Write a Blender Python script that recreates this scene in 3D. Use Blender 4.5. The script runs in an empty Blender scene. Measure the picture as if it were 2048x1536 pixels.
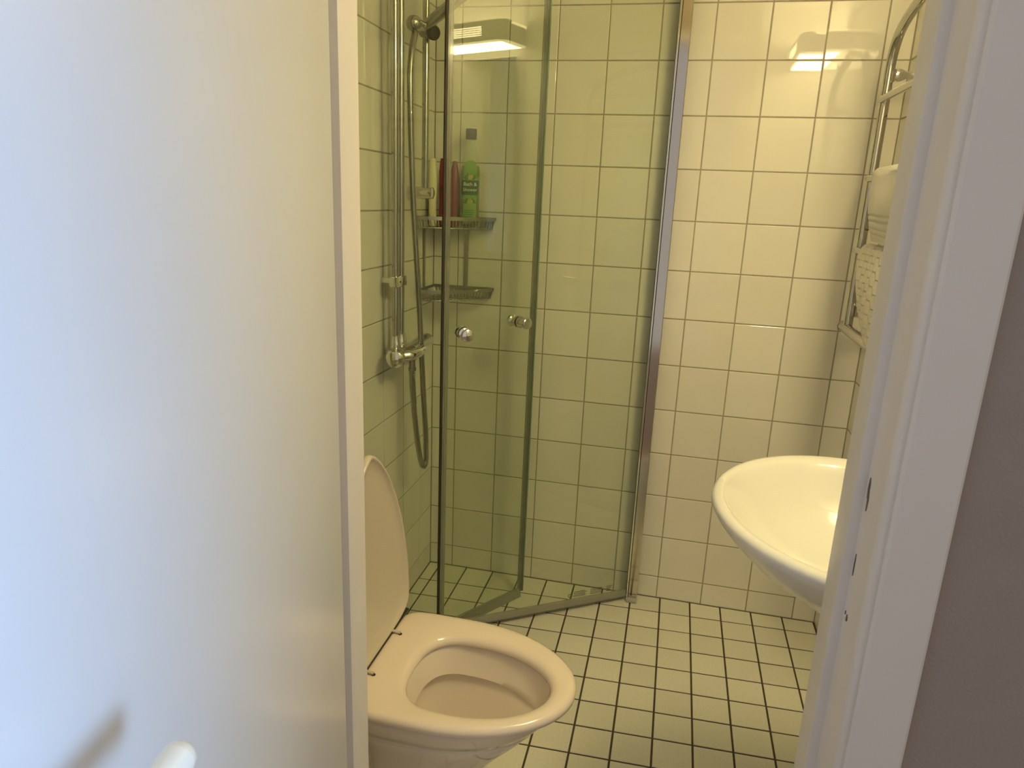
import bpy, bmesh, math, random
from mathutils import Vector, Matrix
random.seed(7)
V = Vector
PI = math.pi
sc = bpy.context.scene

# ------------------------------------------------------------------ camera
cam = bpy.data.cameras.new('camera')
camo = bpy.data.objects.new('camera', cam)
sc.collection.objects.link(camo)
sc.camera = camo
cam.sensor_width = 36.0
cam.lens = 36.0 * 1398.31 / 2048
cam.clip_start = 0.02
yaw, pit, rol = .2203, -.2594, -.0414
CAM = V((.7834, -2.2283, 1.3196))
Rm = Matrix.Rotation(yaw, 3, 'Z') @ Matrix.Rotation(pit, 3, 'X') @ Matrix.Rotation(rol, 3, 'Y')
base = Matrix(((1, 0, 0), (0, 0, -1), (0, 1, 0)))       # camera x -> x, camera y -> z, camera -z -> y
camo.matrix_world = Matrix.Translation(CAM) @ (Rm @ base).to_4x4()
cam.dof.use_dof = True
cam.dof.focus_distance = 2.1
cam.dof.aperture_fstop = 20.0

# ------------------------------------------------------------------ light
sc.view_settings.view_transform = 'Standard'
sc.view_settings.look = 'None'
sc.view_settings.gamma = 1.0
sc.view_settings.use_curve_mapping = False
sc.view_settings.exposure = 0.0
try:
    sc.cycles.max_bounces = 12
    sc.cycles.transparent_max_bounces = 24
    sc.cycles.caustics_reflective = False
    sc.cycles.caustics_refractive = False
    sc.cycles.sample_clamp_indirect = 4.0
except Exception:
    pass
world = bpy.data.worlds.new('world')
sc.world = world
world.use_nodes = True
wb = world.node_tree.nodes['Background']
wb.inputs['Color'].default_value = (1.0, .93, .86, 1)
wb.inputs['Strength'].default_value = 0.50

def area(name, loc, target, sx, sy, power, color, spread=180):
    l = bpy.data.lights.new(name, 'AREA')
    l.shape = 'RECTANGLE'; l.size = sx; l.size_y = sy
    l.energy = power; l.color = color; l.spread = math.radians(spread)
    o = bpy.data.objects.new(name, l)
    sc.collection.objects.link(o)
    o.location = loc
    o.rotation_euler = (V(target) - V(loc)).to_track_quat('-Z', 'Y').to_euler()
    return o
WARM = (1.0, .81, .40)
area('lamp_light_down', (1.264, -1.165, 1.9225), (1.264, -1.165, 1.0), .145, .35, 9.5, WARM)
area('lamp_light_up', (1.285, -1.165, 2.010), (1.285, -1.165, 3.0), .10, .34, 12.0, WARM)
area('window_daylight', (2.5, -2.62, 1.40), (.45, -2.36, 1.15), .5, 1.3, 7.0, (.36, .60, 1.0), 40)

# ------------------------------------------------------------------ helpers
ROOTLOC = {}
def link(o):
    sc.collection.objects.link(o); return o
def thing(name, label, cat, loc=(0, 0, 0), group=None, kind=None):
    o = bpy.data.objects.new(name, None); link(o)
    o.empty_display_size = .05
    o.location = loc
    if label: o['label'] = label
    if cat: o['category'] = cat
    if group: o['group'] = group
    if kind: o['kind'] = kind
    ROOTLOC[o.name] = V(loc)
    return o
def tag(o, label=None, cat=None, group=None, kind=None):
    if label: o['label'] = label
    if cat: o['category'] = cat
    if group: o['group'] = group
    if kind: o['kind'] = kind
    return o
def root_of(p):
    while p.parent is not None: p = p.parent
    return p
def obj(name, bm, mat, parent=None, smooth=True, angle=40, origin=None):
    """bm holds world coordinates; the object is parented with its root's location taken off"""
    me = bpy.data.meshes.new(name)
    if parent is not None:
        off = ROOTLOC.get(root_of(parent).name, V((0, 0, 0)))
    else:
        off = V(origin) if origin is not None else V((0, 0, 0))
    for v in bm.verts: v.co -= off
    bmesh.ops.recalc_face_normals(bm, faces=bm.faces)
    if smooth:
        ca = math.radians(angle)
        for f in bm.faces: f.smooth = True
        for e in bm.edges:
            if len(e.link_faces) == 2 and e.calc_face_angle(0) > ca: e.smooth = False
    bm.to_mesh(me); bm.free()
    for m in (mat if isinstance(mat, (list, tuple)) else [mat]): me.materials.append(m)
    o = bpy.data.objects.new(name, me); link(o)
    if parent is not None: o.parent = parent
    else:
        o.location = off
        ROOTLOC[o.name] = off
    return o

def box(bm, x0, x1, y0, y1, z0, z1, bev=0.0, M=None, seg=1):
    t = bmesh.new()
    bmesh.ops.create_cube(t, size=1)
    for v in t.verts:
        v.co = V(((x0 + x1) / 2 + v.co.x * (x1 - x0), (y0 + y1) / 2 + v.co.y * (y1 - y0), (z0 + z1) / 2 + v.co.z * (z1 - z0)))
    if bev: bmesh.ops.bevel(t, geom=list(t.edges), offset=bev, segments=seg, affect='EDGES', profile=.5)
    if M is not None:
        for v in t.verts: v.co = M @ v.co
    merge(bm, t)
    return bm
def merge(bm, t):
    me = bpy.data.meshes.new('tmp'); t.to_mesh(me); t.free()
    bm.from_mesh(me); bpy.data.meshes.remove(me)
def tube(bm, pts, r, n=12, cap=True):
    pts = [V(p) for p in pts]
    rad = r if isinstance(r, (list, tuple)) else [r] * len(pts)
    tan = []
    for i in range(len(pts)):
        a = pts[max(0, i - 1)]; b = pts[min(len(pts) - 1, i + 1)]
        tan.append((b - a).normalized())
    ref = V((0, 0, 1)) if abs(tan[0].z) < .9 else V((1, 0, 0))
    nrm = tan[0].cross(ref).normalized()
    rings = []
    for i, p in enumerate(pts):
        nrm = (nrm - tan[i] * nrm.dot(tan[i])).normalized()
        bn = tan[i].cross(nrm)
        rings.append([bm.verts.new(p + (nrm * math.cos(2 * PI * k / n) + bn * math.sin(2 * PI * k / n)) * rad[i]) for k in range(n)])
    for a, b in zip(rings, rings[1:]):
        for k in range(n): bm.faces.new((a[k], a[(k + 1) % n], b[(k + 1) % n], b[k]))
    if cap:
        bm.faces.new(rings[0]); bm.faces.new(rings[-1])
    return bm
def lathe(bm, prof, origin, axis=(0, 0, 1), n=24):
    """prof: list of (radius, height along axis)"""
    ax = V(axis).normalized()
    ref = V((0, 0, 1)) if abs(ax.z) < .9 else V((1, 0, 0))
    u = ax.cross(ref).normalized(); w = ax.cross(u); o = V(origin)
    rings = []
    for r, h in prof:
        if r < 1e-6: rings.append([bm.verts.new(o + ax * h)])
        else: rings.append([bm.verts.new(o + ax * h + (u * math.cos(2 * PI * k / n) + w * math.sin(2 * PI * k / n)) * r) for k in range(n)])
    for a, b in zip(rings, rings[1:]):
        for k in range(n):
            k2 = (k + 1) % n
            if len(a) == 1 and len(b) == 1: continue
            if len(a) == 1: bm.faces.new((a[0], b[k2], b[k]))
            elif len(b) == 1: bm.faces.new((a[k], a[k2], b[0]))
            else: bm.faces.new((a[k], a[k2], b[k2], b[k]))
    for rr in (rings[0], rings[-1]):
        if len(rr) > 2: bm.faces.new(rr)
    return bm
def loft(bm, rings, cap0=False, cap1=False, closed=False):
    rs = [[bm.verts.new(p) for p in r] for r in rings]
    prs = list(zip(rs, rs[1:]))
    if closed: prs.append((rs[-1], rs[0]))
    n = len(rs[0])
    for a, b in prs:
        for k in range(n): bm.faces.new((a[k], a[(k + 1) % n], b[(k + 1) % n], b[k]))
    if cap0: bm.faces.new(rs[0])
    if cap1: bm.faces.new(rs[-1])
    return bm
def prism(bm, poly, z0, z1):
    a = [bm.verts.new((x, y, z0)) for x, y in poly]; b = [bm.verts.new((x, y, z1)) for x, y in poly]
    n = len(poly)
    for k in range(n): bm.faces.new((a[k], a[(k + 1) % n], b[(k + 1) % n], b[k]))
    bm.faces.new(a); bm.faces.new(b)
    return bm
def catmull(P, n=8):
    P = [V(p) for p in P]; Q = [P[0] * 2 - P[1]] + P + [P[-1] * 2 - P[-2]]; out = []
    for i in range(1, len(Q) - 2):
        for k in range(n):
            t = k / n
            a, b, c, d = Q[i - 1], Q[i], Q[i + 1], Q[i + 2]
            out.append(.5 * ((2 * b) + (c - a) * t + (2 * a - 5 * b + 4 * c - d) * t * t + (3 * b - a - 3 * c + d) * t ** 3))
    out.append(Q[-2]); return out

# ------------------------------------------------------------------ materials
def mat(name, color, rough=.5, metal=0., spec=.5, coat=0., noise=0., nscale=40., bump=0., bscale=200., vary=0., emit=None, estr=0., alpha=None, trans=0., ior=1.45, sheen=0., croug=.06):
    m = bpy.data.materials.new(name); m.use_nodes = True
    nt = m.node_tree; b = nt.nodes['Principled BSDF']
    c = (*color, 1)
    b.inputs['Base Color'].default_value = c
    b.inputs['Roughness'].default_value = rough
    b.inputs['Metallic'].default_value = metal
    b.inputs['Specular IOR Level'].default_value = spec
    b.inputs['IOR'].default_value = ior
    b.inputs['Coat Weight'].default_value = coat
    b.inputs['Coat Roughness'].default_value = croug
    b.inputs['Transmission Weight'].default_value = trans
    b.inputs['Sheen Weight'].default_value = sheen
    tc = nt.nodes.new('ShaderNodeTexCoord')
    col = None
    if noise > 0:
        n = nt.nodes.new('ShaderNodeTexNoise'); n.inputs['Scale'].default_value = nscale; n.inputs['Detail'].default_value = 4
        nt.links.new(tc.outputs['Object'], n.inputs['Vector'])
        mr = nt.nodes.new('ShaderNodeMapRange'); mr.inputs['From Min'].default_value = .3; mr.inputs['From Max'].default_value = .7
        mr.inputs['To Min'].default_value = 1 - noise; mr.inputs['To Max'].default_value = 1 + noise
        nt.links.new(n.outputs['Fac'], mr.inputs['Value'])
        hs = nt.nodes.new('ShaderNodeHueSaturation'); hs.inputs['Color'].default_value = c
        nt.links.new(mr.outputs['Result'], hs.inputs['Value'])
        col = hs.outputs['Color']
    if vary > 0:
        oi = nt.nodes.new('ShaderNodeObjectInfo')
        mr2 = nt.nodes.new('ShaderNodeMapRange'); mr2.inputs['To Min'].default_value = 1 - vary; mr2.inputs['To Max'].default_value = 1 + vary
        nt.links.new(oi.outputs['Random'], mr2.inputs['Value'])
        h2 = nt.nodes.new('ShaderNodeHueSaturation')
        if col is not None: nt.links.new(col, h2.inputs['Color'])
        else: h2.inputs['Color'].default_value = c
        nt.links.new(mr2.outputs['Result'], h2.inputs['Value'])
        col = h2.outputs['Color']
    if col is not None: nt.links.new(col, b.inputs['Base Color'])
    if bump > 0:
        n = nt.nodes.new('ShaderNodeTexNoise'); n.inputs['Scale'].default_value = bscale; n.inputs['Detail'].default_value = 3
        nt.links.new(tc.outputs['Object'], n.inputs['Vector'])
        bp = nt.nodes.new('ShaderNodeBump'); bp.inputs['Strength'].default_value = bump; bp.inputs['Distance'].default_value = .002
        nt.links.new(n.outputs['Fac'], bp.inputs['Height'])
        nt.links.new(bp.outputs['Normal'], b.inputs['Normal'])
    if emit:
        b.inputs['Emission Color'].default_value = (*emit, 1); b.inputs['Emission Strength'].default_value = estr
    return m

def thin_glass(name, tint, rough=0.0, body=0.0, bodycol=(.5, .5, .45), ior=1.40):
    """architectural glass: tinted transmission plus Fresnel mirror on every real face"""
    m = bpy.data.materials.new(name); m.use_nodes = True
    nt = m.node_tree; nt.nodes.remove(nt.nodes['Principled BSDF']); out = nt.nodes['Material Output']
    tr = nt.nodes.new('ShaderNodeBsdfTransparent'); tr.inputs['Color'].default_value = (*tint, 1)
    gl = nt.nodes.new('ShaderNodeBsdfGlossy'); gl.inputs['Roughness'].default_value = rough
    fr = nt.nodes.new('ShaderNodeFresnel'); fr.inputs['IOR'].default_value = ior
    geo = nt.nodes.new('ShaderNodeNewGeometry')
    # the exit face shows no total reflection: a thin pane mirrors alike from both sides
    mx0 = nt.nodes.new('ShaderNodeMix'); mx0.data_type = 'FLOAT'
    fr2 = nt.nodes.new('ShaderNodeFresnel'); fr2.inputs['IOR'].default_value = 1 / ior
    nt.links.new(geo.outputs['Backfacing'], mx0.inputs['Factor'])
    nt.links.new(fr.outputs[0], mx0.inputs['A']); nt.links.new(fr2.outputs[0], mx0.inputs['B'])
    # Fresnel node already inverts the index on back faces, so feed 1/ior there
    mix = nt.nodes.new('ShaderNodeMixShader')
    src = tr
    if body > 0:
        df = nt.nodes.new('ShaderNodeBsdfDiffuse'); df.inputs['Color'].default_value = (*bodycol, 1)
        m2 = nt.nodes.new('ShaderNodeMixShader'); m2.inputs[0].default_value = body
        nt.links.new(tr.outputs[0], m2.inputs[1]); nt.links.new(df.outputs[0], m2.inputs[2]); src = m2
    nt.links.new(mx0.outputs['Result'], mix.inputs[0])
    nt.links.new(src.outputs[0], mix.inputs[1]); nt.links.new(gl.outputs[0], mix.inputs[2])
    nt.links.new(mix.outputs[0], out.inputs['Surface'])
    return m

M_tile = mat('glazed_wall_tile', (.80, .775, .70), rough=.03, spec=.6, coat=0., vary=.035, noise=.012, nscale=9, bump=.02, bscale=22)
M_grout = mat('wall_grout', (.36, .32, .25), rough=.9, noise=.08, nscale=60, bump=.2)
M_ftile = mat('floor_tile', (.72, .71, .60), rough=.42, vary=.06, noise=.05, nscale=160, bump=.12, bscale=500)
M_fgrout = mat('floor_grout', (.075, .06, .04), rough=.9, noise=.15, nscale=60)
M_ceil = mat('bathroom_ceiling_paint', (.80, .79, .74), rough=.7, bump=.05)
M_plaster = mat('hall_wall_paint', (.32, .275, .25), rough=.75, noise=.03, nscale=14, bump=.45, bscale=260)
M_hfloor = mat('hall_floor_wood', (.38, .26, .16), rough=.5, noise=.1, nscale=10)
M_paint = mat('white_door_paint', (.70, .69, .68), rough=.30, noise=.012, nscale=5, bump=.05, bscale=24, coat=.35, croug=.2)
M_trim = mat('white_trim_paint', (.70, .665, .635), rough=.34, noise=.015, nscale=8, bump=.12, bscale=60, coat=.1)
M_chip = mat('bare_wood_chip', (.16, .12, .09), rough=.8)
M_ceramic = mat('sanitary_porcelain', (.78, .70, .60), rough=.07, spec=.5, coat=.35)
M_basin = mat('basin_porcelain', (.69, .685, .645), rough=.07, spec=.5, coat=.35)
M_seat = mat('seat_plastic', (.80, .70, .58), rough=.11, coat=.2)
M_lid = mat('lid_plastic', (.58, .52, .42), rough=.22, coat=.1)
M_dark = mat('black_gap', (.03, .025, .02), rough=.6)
M_chrome = mat('chrome', (.78, .77, .74), rough=.07, metal=1)
M_chrome2 = mat('satin_chrome', (.42, .41, .37), rough=.25, metal=1)
M_steel = mat('brushed_steel', (.42, .41, .37), rough=.32, metal=1, noise=.05, nscale=80)
M_rail = mat('rail_chrome', (.52, .51, .46), rough=.05, metal=1)
M_post = mat('polished_aluminium', (.60, .56, .50), rough=.10, metal=1)
M_pipe = mat('pipe_chrome', (.46, .45, .41), rough=.12, metal=1)
M_hose = mat('hose_metal', (.40, .39, .34), rough=.2, metal=1)
M_black = mat('black_plastic', (.03, .03, .028), rough=.4)
M_glass = thin_glass('shower_glass', (.950, .970, .925), body=.002, bodycol=(.45, .5, .35))
M_gedge = mat('green_glass_edge', (.16, .24, .15), rough=.15)
M_seal = thin_glass('seal_vinyl', (.75, .74, .70), rough=.25, body=.45, bodycol=(.55, .54, .47))
M_strip = thin_glass('edge_strip_vinyl', (.75, .75, .70), rough=.12, body=.35, bodycol=(.36, .37, .30))
M_vinyl = mat('grey_vinyl', (.40, .40, .36), rough=.3)
M_print = mat('grey_print', (.10, .10, .08), rough=.6)
M_terry = mat('white_terry', (.80, .77, .68), rough=.95, bump=1.0, bscale=420, sheen=.4, noise=.04, nscale=150)
M_cream = mat('cream_tube_plastic', (.80, .76, .50), rough=.3)
M_red = mat('red_bottle_plastic', (.20, .02, .018), rough=.3)
M_pink = mat('magenta_bottle_plastic', (.25, .045, .09), rough=.3)
M_cap = mat('dark_cap_plastic', (.018, .028, .03), rough=.4)
M_clear = thin_glass('clear_bottle_plastic', (.93, .96, .90), rough=.05, body=.10, bodycol=(.6, .68, .45))
M_liquid = mat('pale_green_gel', (.20, .30, .09), rough=.3)
M_lab1 = mat('label_light_green', (.17, .35, .06), rough=.5)
M_lab2 = mat('label_dark_green', (.02, .085, .035), rough=.5)
M_lab3 = mat('label_white', (.80, .84, .72), rough=.5)
M_yel = mat('label_lemon', (.50, .40, .06), rough=.5)
M_leafc = mat('label_leaf', (.03, .17, .03), rough=.5)
M_lampbody = mat('lamp_housing', (.62, .62, .58), rough=.4)
M_glow = mat('lamp_diffuser', (.9, .85, .7), rough=.5, emit=WARM, estr=8.0)
M_slot = mat('lamp_slot_glow', (.9, .85, .7), rough=.5, emit=WARM, estr=26.0)
M_mirror = mat('mirror_silver', (.92, .93, .92), rough=.01, metal=1)
M_soap = mat('soap_bottle', (.70, .66, .45), rough=.3)

# ------------------------------------------------------------------ room shell
RX = 1.3446; FY = -1.38; HZ = 2.36; HY = -1.48
TH, TW, X0, ZB = .1493, .1487, .0847, .0791
def structure(name, bm, m, smooth=False):
    o = obj(name, bm, m, smooth=smooth); o['kind'] = 'structure'; return o

TILE_CACHE = {}
def tile_mesh(w, h, m, gap, ch, depth, nm):
    """tile lying in local xy, face up +z at 0; chamfered in two steps"""
    key = (round(w, 3), round(h, 3), nm)
    if key in TILE_CACHE: return TILE_CACHE[key]
    bm = bmesh.new()
    rings = []
    for ins, z in ((gap / 2, -depth), (gap / 2, -ch), (gap / 2 + ch * .35, -ch * .28), (gap / 2 + ch, 0)):
        a, b = w / 2 - ins, h / 2 - ins
        rings.append([V((-a, -b, z)), V((a, -b, z)), V((a, b, z)), V((-a, b, z))])
    loft(bm, rings, cap1=True)
    bmesh.ops.recalc_face_normals(bm, faces=bm.faces)
    top = max(bm.faces, key=lambda f: f.calc_center_median().z)
    if top.normal.z < 0: bmesh.ops.reverse_faces(bm, faces=bm.faces)
    me = bpy.data.meshes.new('tile'); bm.to_mesh(me); bm.free(); me.materials.append(m)
    TILE_CACHE[key] = me
    return me
def lay(parent, us, vs, place, m, nm, gap=.0030, ch=.0016, depth=.004, tilt=.0022):
    for i in range(len(us) - 1):
        for j in range(len(vs) - 1):
            w = us[i + 1] - us[i]; h = vs[j + 1] - vs[j]
            if w < .012 or h < .012: continue
            o = bpy.data.objects.new('tile', tile_mesh(w, h, m, gap, ch, depth, nm)); link(o)
            o.parent = parent
            M = place((us[i] + us[i + 1]) / 2, (vs[j] + vs[j + 1]) / 2)
            o.matrix_local = M @ Matrix.Rotation(random.gauss(0, tilt), 4, 'X') @ Matrix.Rotation(random.gauss(0, tilt), 4, 'Y')
# back wall
zs = [0.0] + [ZB + k * TH for k in range(0, 16)]
zs = [z for z in zs if z < HZ - .012] + [HZ]
bm = bmesh.new(); box(bm, -.12, RX + .12, .0012, .12, -.1, HZ + .1)
wall_back = structure('wall_back', bm, M_grout)
xs = [0.0] + [X0 + k * TW for k in range(0, 9)] + [RX]
lay(wall_back, xs, zs, lambda u, v: Matrix.Translation((u, 0, v)) @ Matrix.Rotation(PI / 2, 4, 'X'), M_tile, 'w')
# left wall
bm = bmesh.new(); box(bm, -.12, -.0012, FY - .1, .0012, -.1, HZ + .1)
wall_left = structure('wall_left', bm, M_grout)
ys = [0.0] + [.114 + .1505 * k for k in range(0, 9)]
ys = [y for y in ys if y < 1.36] + [1.38]
lay(wall_left, ys, zs, lambda u, v: Matrix.Translation((0, -u, v)) @ Matrix.Rotation(PI / 2, 4, 'Z') @ Matrix.Rotation(PI / 2, 4, 'X'), M_tile, 'w')
# right wall
bm = bmesh.new(); box(bm, RX + .0012, RX + .12, FY - .1, .0012, -.1, HZ + .1)
wall_right = structure('wall_right', bm, M_grout)
ys2 = [0.0] + [.075 + TW * k for k in range(0, 9)]
ys2 = [y for y in ys2 if y < 1.36] + [1.38]
lay(wall_right, ys2, zs, lambda u, v: Matrix.Translation((RX, -u, v)) @ Matrix.Rotation(-PI / 2, 4, 'Z') @ Matrix.Rotation(PI / 2, 4, 'X'), M_tile, 'w')
# door wall: tiled-colour inside, painted hall side
DL, DR, DT = .352, 1.040, 2.07
bm = bmesh.new()
for a in ((-.12, DL, -.1, HZ + .1), (DR, RX + .12, -.1, HZ + .1), (DL, DR, DT, HZ + .1)):
    box(bm, a[0], a[1], HY + .03, FY, a[2], a[3])
wall_front = structure('wall_front', bm, M_grout)
def front_place(u, v): return Matrix.Translation((u, FY + .0012, v)) @ Matrix.Rotation(PI, 4, 'Z') @ Matrix.Rotation(PI / 2, 4, 'X')
lay(wall_front, [0, .05, .2, .345], zs, front_place, M_tile, 'w')
lay(wall_front, [1.05, 1.2, RX], zs, front_place, M_tile, 'w')
bm = bmesh.new()
for a in ((-1.0, DL, 0, 2.5), (DR, 2.6, 0, 2.5), (DL, DR, DT, 2.5)):
    box(bm, a[0], a[1], HY, HY + .029, a[2], a[3])
structure('wall_hall', bm, M_plaster)
# ceiling
bm = bmesh.new(); box(bm, -.12, RX + .12, FY - .06, .12, HZ, HZ + .08)
structure('ceiling', bm, M_ceil)
# floors
bm = bmesh.new(); box(bm, -.12, RX + .12, FY - .02, .12, -.08, -.0016)
floor = structure('floor', bm, M_fgrout)
GX, G, GY1, GYP, SK = .5422, .1, .087, .098, .0383
def fy(r, x):                                   # y of cross joint r at x; the courses run a little askew to the wall
    return 0.0 if r == 0 else -(GY1 + (r - 1) * GYP) + SK * (x - .9)
gxs = [0.0] + [GX + k * G for k in range(-5, 9)] + [RX]
gxs = sorted(x for x in gxs if -1e-6 <= x <= RX)
for i in range(len(gxs) - 1):
    xa, xb = gxs[i], gxs[i + 1]
    if xb - xa < .012: continue
    for r in range(0, 15):
        q = []
        for (x, rr) in ((xa, r + 1), (xb, r + 1), (xb, r), (xa, r)):
            q.append(V((x, max(fy(rr, x), FY), 0)))
        if q[3].y - q[0].y < .012: continue
        c = sum(q, V((0, 0, 0))) / 4
        g = .0052
        def inset(d, z):
            out = []
            for p, (sx, sy) in zip(q, ((1, 1), (-1, 1), (-1, -1), (1, -1))):
                out.append(V((p.x + sx * d - c.x, p.y + sy * d - c.y, z)))
            return out
        bm = bmesh.new()
        loft(bm, [inset(g / 2, -.004), inset(g / 2, -.0008), inset(g / 2 + .001, 0)], cap1=True)
        bmesh.ops.recalc_face_normals(bm, faces=bm.faces)
        top = max(bm.faces, key=lambda f: f.calc_center_median().z)
        if top.normal.z < 0: bmesh.ops.reverse_faces(bm, faces=bm.faces)
        me = bpy.data.meshes.new('tile'); bm.to_mesh(me); bm.free(); me.materials.append(M_ftile)
        o = bpy.data.objects.new('tile', me); link(o); o.parent = floor; o.location = c
        o.rotation_euler = (random.gauss(0, .003), random.gauss(0, .003), 0)
bm = bmesh.new(); box(bm, -1.0, 2.6, -4.6, FY - .02, -.08, -.012)
structure('floor_hall', bm, M_hfloor)

# ------------------------------------------------------------------ door frame
def frame_profile(s, x, sign):
    return (x + sign * s)
def side_trim(name, rx, sg, arch):
    """rx: reveal plane; sg +1 when the wall lies to +x"""
    root = thing(name, None, None, kind='structure')
    p = [(rx, FY), (rx, -1.424), (rx + sg * .0015, -1.4285), (rx + sg * .006, -1.430), (rx + sg * .012, -1.430), (rx + sg * .0135, -1.433),
         (rx + sg * .0155, -1.474), (rx + sg * .0175, -1.480), (rx + sg * .023, -1.484), (rx + sg * .036, -1.484), (rx + sg * .036, FY)]
    bm = bmesh.new(); prism(bm, p, 0, 2.06); obj('jamb', bm, M_trim, root, angle=50)
    if arch:
        a0, a1 = rx + sg * .0235, rx + sg * .0825
        q = [(a0 + sg * .0015, HY), (a0 + sg * .0005, -1.489), (a0 + sg * .004, -1.4915), (a1 - sg * .003, -1.4915), (a1, -1.489), (a1, HY)]
        bm = bmesh.new(); prism(bm, q, 0, 2.12); obj('architrave', bm, M_trim, root, angle=30)
    return root
tr = side_trim('trim_1', 1.0025, 1, True)
tl = side_trim('trim_2', .3862, -1, True)
th = thing('trim_3', None, None, kind='structure')
bm = bmesh.new(); box(bm, .37, 1.025, -1.484, FY, 2.03, 2.07, .003); obj('head_jamb', bm, M_trim, th)
bm = bmesh.new(); box(bm, .31, 1.087, -1.4915, HY, 2.055, 2.12, .002); obj('head_architrave', bm, M_trim, th)
# chips in the paint of the right jamb
def chip(y, z, w, h, x=1.0025 - .0004):
    bm = bmesh.new(); n = 9; pts = []
    for k in range(n):
        a = 2 * PI * k / n; rr = random.uniform(.7, 1.15)
        pts.append(V((0, y + w * math.cos(a) * rr * .5, z + h * math.sin(a) * rr * .5)))
    A = [bm.verts.new((x, p.y, p.z)) for p in pts]; B = [bm.verts.new((x + .003, p.y, p.z)) for p in pts]
    bm.faces.new(A); bm.faces.new(B)
    for k in range(n): bm.faces.new((A[k], A[(k + 1) % n], B[(k + 1) % n], B[k]))
    obj('paint_chip', bm, M_chip, tr, smooth=False)
chip(-1.4355, 1.024, .0050, .032, 1.0151); chip(-1.4385, 1.010, .0028, .022, 1.0151)
chip(-1.4335, .930, .0018, .031, 1.0150); chip(-1.4400, .864, .0034, .010, 1.0152); chip(-1.4330, .868, .0020, .006, 1.0150)
bm = bmesh.new(); box(bm, .37, 1.02, -1.47, FY - .002, -.012, .012, .004); structure('trim_4', bm, M_trim)

# ------------------------------------------------------------------ door leaf
door = thing('door_1', None, None, kind='structure')
P0 = V((.4065, -1.490, 0)); PHI = math.radians(7.0)
U = V((math.sin(PHI), -math.cos(PHI), 0)); N = V((math.cos(PHI), math.sin(PHI), 0))
DM = Matrix.Translation(P0) @ Matrix((( U.x, N.x, 0, 0), (U.y, N.y, 0, 0), (0, 0, 1, 0), (0, 0, 0, 1)))
bm = bmesh.new(); box(bm, 0, .630, -.028, 0, .012, 2.045, .003, DM, 2); obj('leaf', bm, M_paint, door)
bm = bmesh.new(); box(bm, -.013, .643, -.042, -.0275, .005, 2.055, .003, DM, 2); obj('rebate_lip', bm, M_paint, door)
for z in (.25, 1.75):
    bm = bmesh.new(); lathe(bm, [(.0, -.045), (.007, -.043), (.008, -.04), (.008, .04), (.007, .043), (0, .045)], DM @ V((-.016, -.046, z)), n=12)
    obj('hinge', bm, M_chrome2, door)
hz = .984
hn = bmesh.new()
lathe(hn, [(.026, 0), (.026, .006), (.024, .009), (.012, .010), (.0105, .012), (.0105, .045)], DM @ V((.575, 0, hz)), axis=N, n=24)
ro = obj('handle_rose', hn, M_black, door)
hp = [DM @ V(p) for p in ((.575, .04, hz), (.574, .051, hz), (.566, .0575, hz), (.54, .058, hz), (.50, .058, hz), (.465, .0585, hz), (.452, .0585, hz))]
hn = bmesh.new(); tube(hn, catmull(hp, 4), .0112, 14)
M_handle = mat('cream_handle', (.92, .90, .80), rough=.3)
obj('door_handle', hn, M_handle, door)
hn = bmesh.new(); lathe(hn, [(.0112, 0), (.0104, .0045), (.007, .0085), (0, .0108)], DM @ V((.4521, .0585, hz)), axis=-U, n=14)
obj('handle_tip', hn, M_handle, door)
hn = bmesh.new(); lathe(hn, [(.024, 0), (.024, .005), (.022, .007), (0, .007)], DM @ V((.575, 0, hz - .075)), axis=N, n=24)
obj('lock_rose', hn, M_black, door)

# ------------------------------------------------------------------ toilet
TCX, TCY = .42, -1.083
toilet = thing('toilet', 'cream wall-side toilet with raised lid and open D-shaped seat', 'toilet', (.42, TCY, 0))
def seat_outer(t, dx=0., inset=0.):
    c, s = math.cos(t), math.sin(t)
    if c >= 0: x, y = .42 + (.257 - inset) * c, (.169 - inset) * s
    else:
        e = 2 / 7.
        x = .42 - (.157 - inset) * abs(c) ** e; y = (.169 - inset) * math.copysign(abs(s) ** e, s)
        # squircle back so the hinge edge runs straight
    return V((x + dx, TCY + y, 0))
def seat_inner(t, out=0.):
    c, s = math.cos(t), math.sin(t)
    if c >= 0: x, y = .452 + (.181 + out) * c ** .96 * .972, (.108 + out) * s
    else:
        e = 2 / 2.7
        x = .452 - (.098 + out) * abs(c) ** e; y = (.108 + out) * math.copysign(abs(s) ** e, s)
    return V((x, TCY - .012 + y, 0))
N_ = 72
T = [2 * PI * (k + .5) / N_ for k in range(N_)]
rings = []
ZT = .420
for ins, z in ((.006, ZT - .022), (.001, ZT - .018), (0, ZT - .011), (.002, ZT - .005), (.008, ZT - .0012), (.018, ZT)):
    rings.append([seat_outer(t, 0, ins) + V((0, 0, z)) for t in T])
for out, z in ((.018, ZT - .0005), (.009, ZT - .003), (.003, ZT - .009), (0, ZT - .016), (.002, ZT - .022)):
    rings.append([seat_inner(t, out) + V((0, 0, z)) for t in T])
bm = bmesh.new(); loft(bm, rings, closed=True); seat = obj('seat', bm, M_seat, toilet, angle=80)
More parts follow.
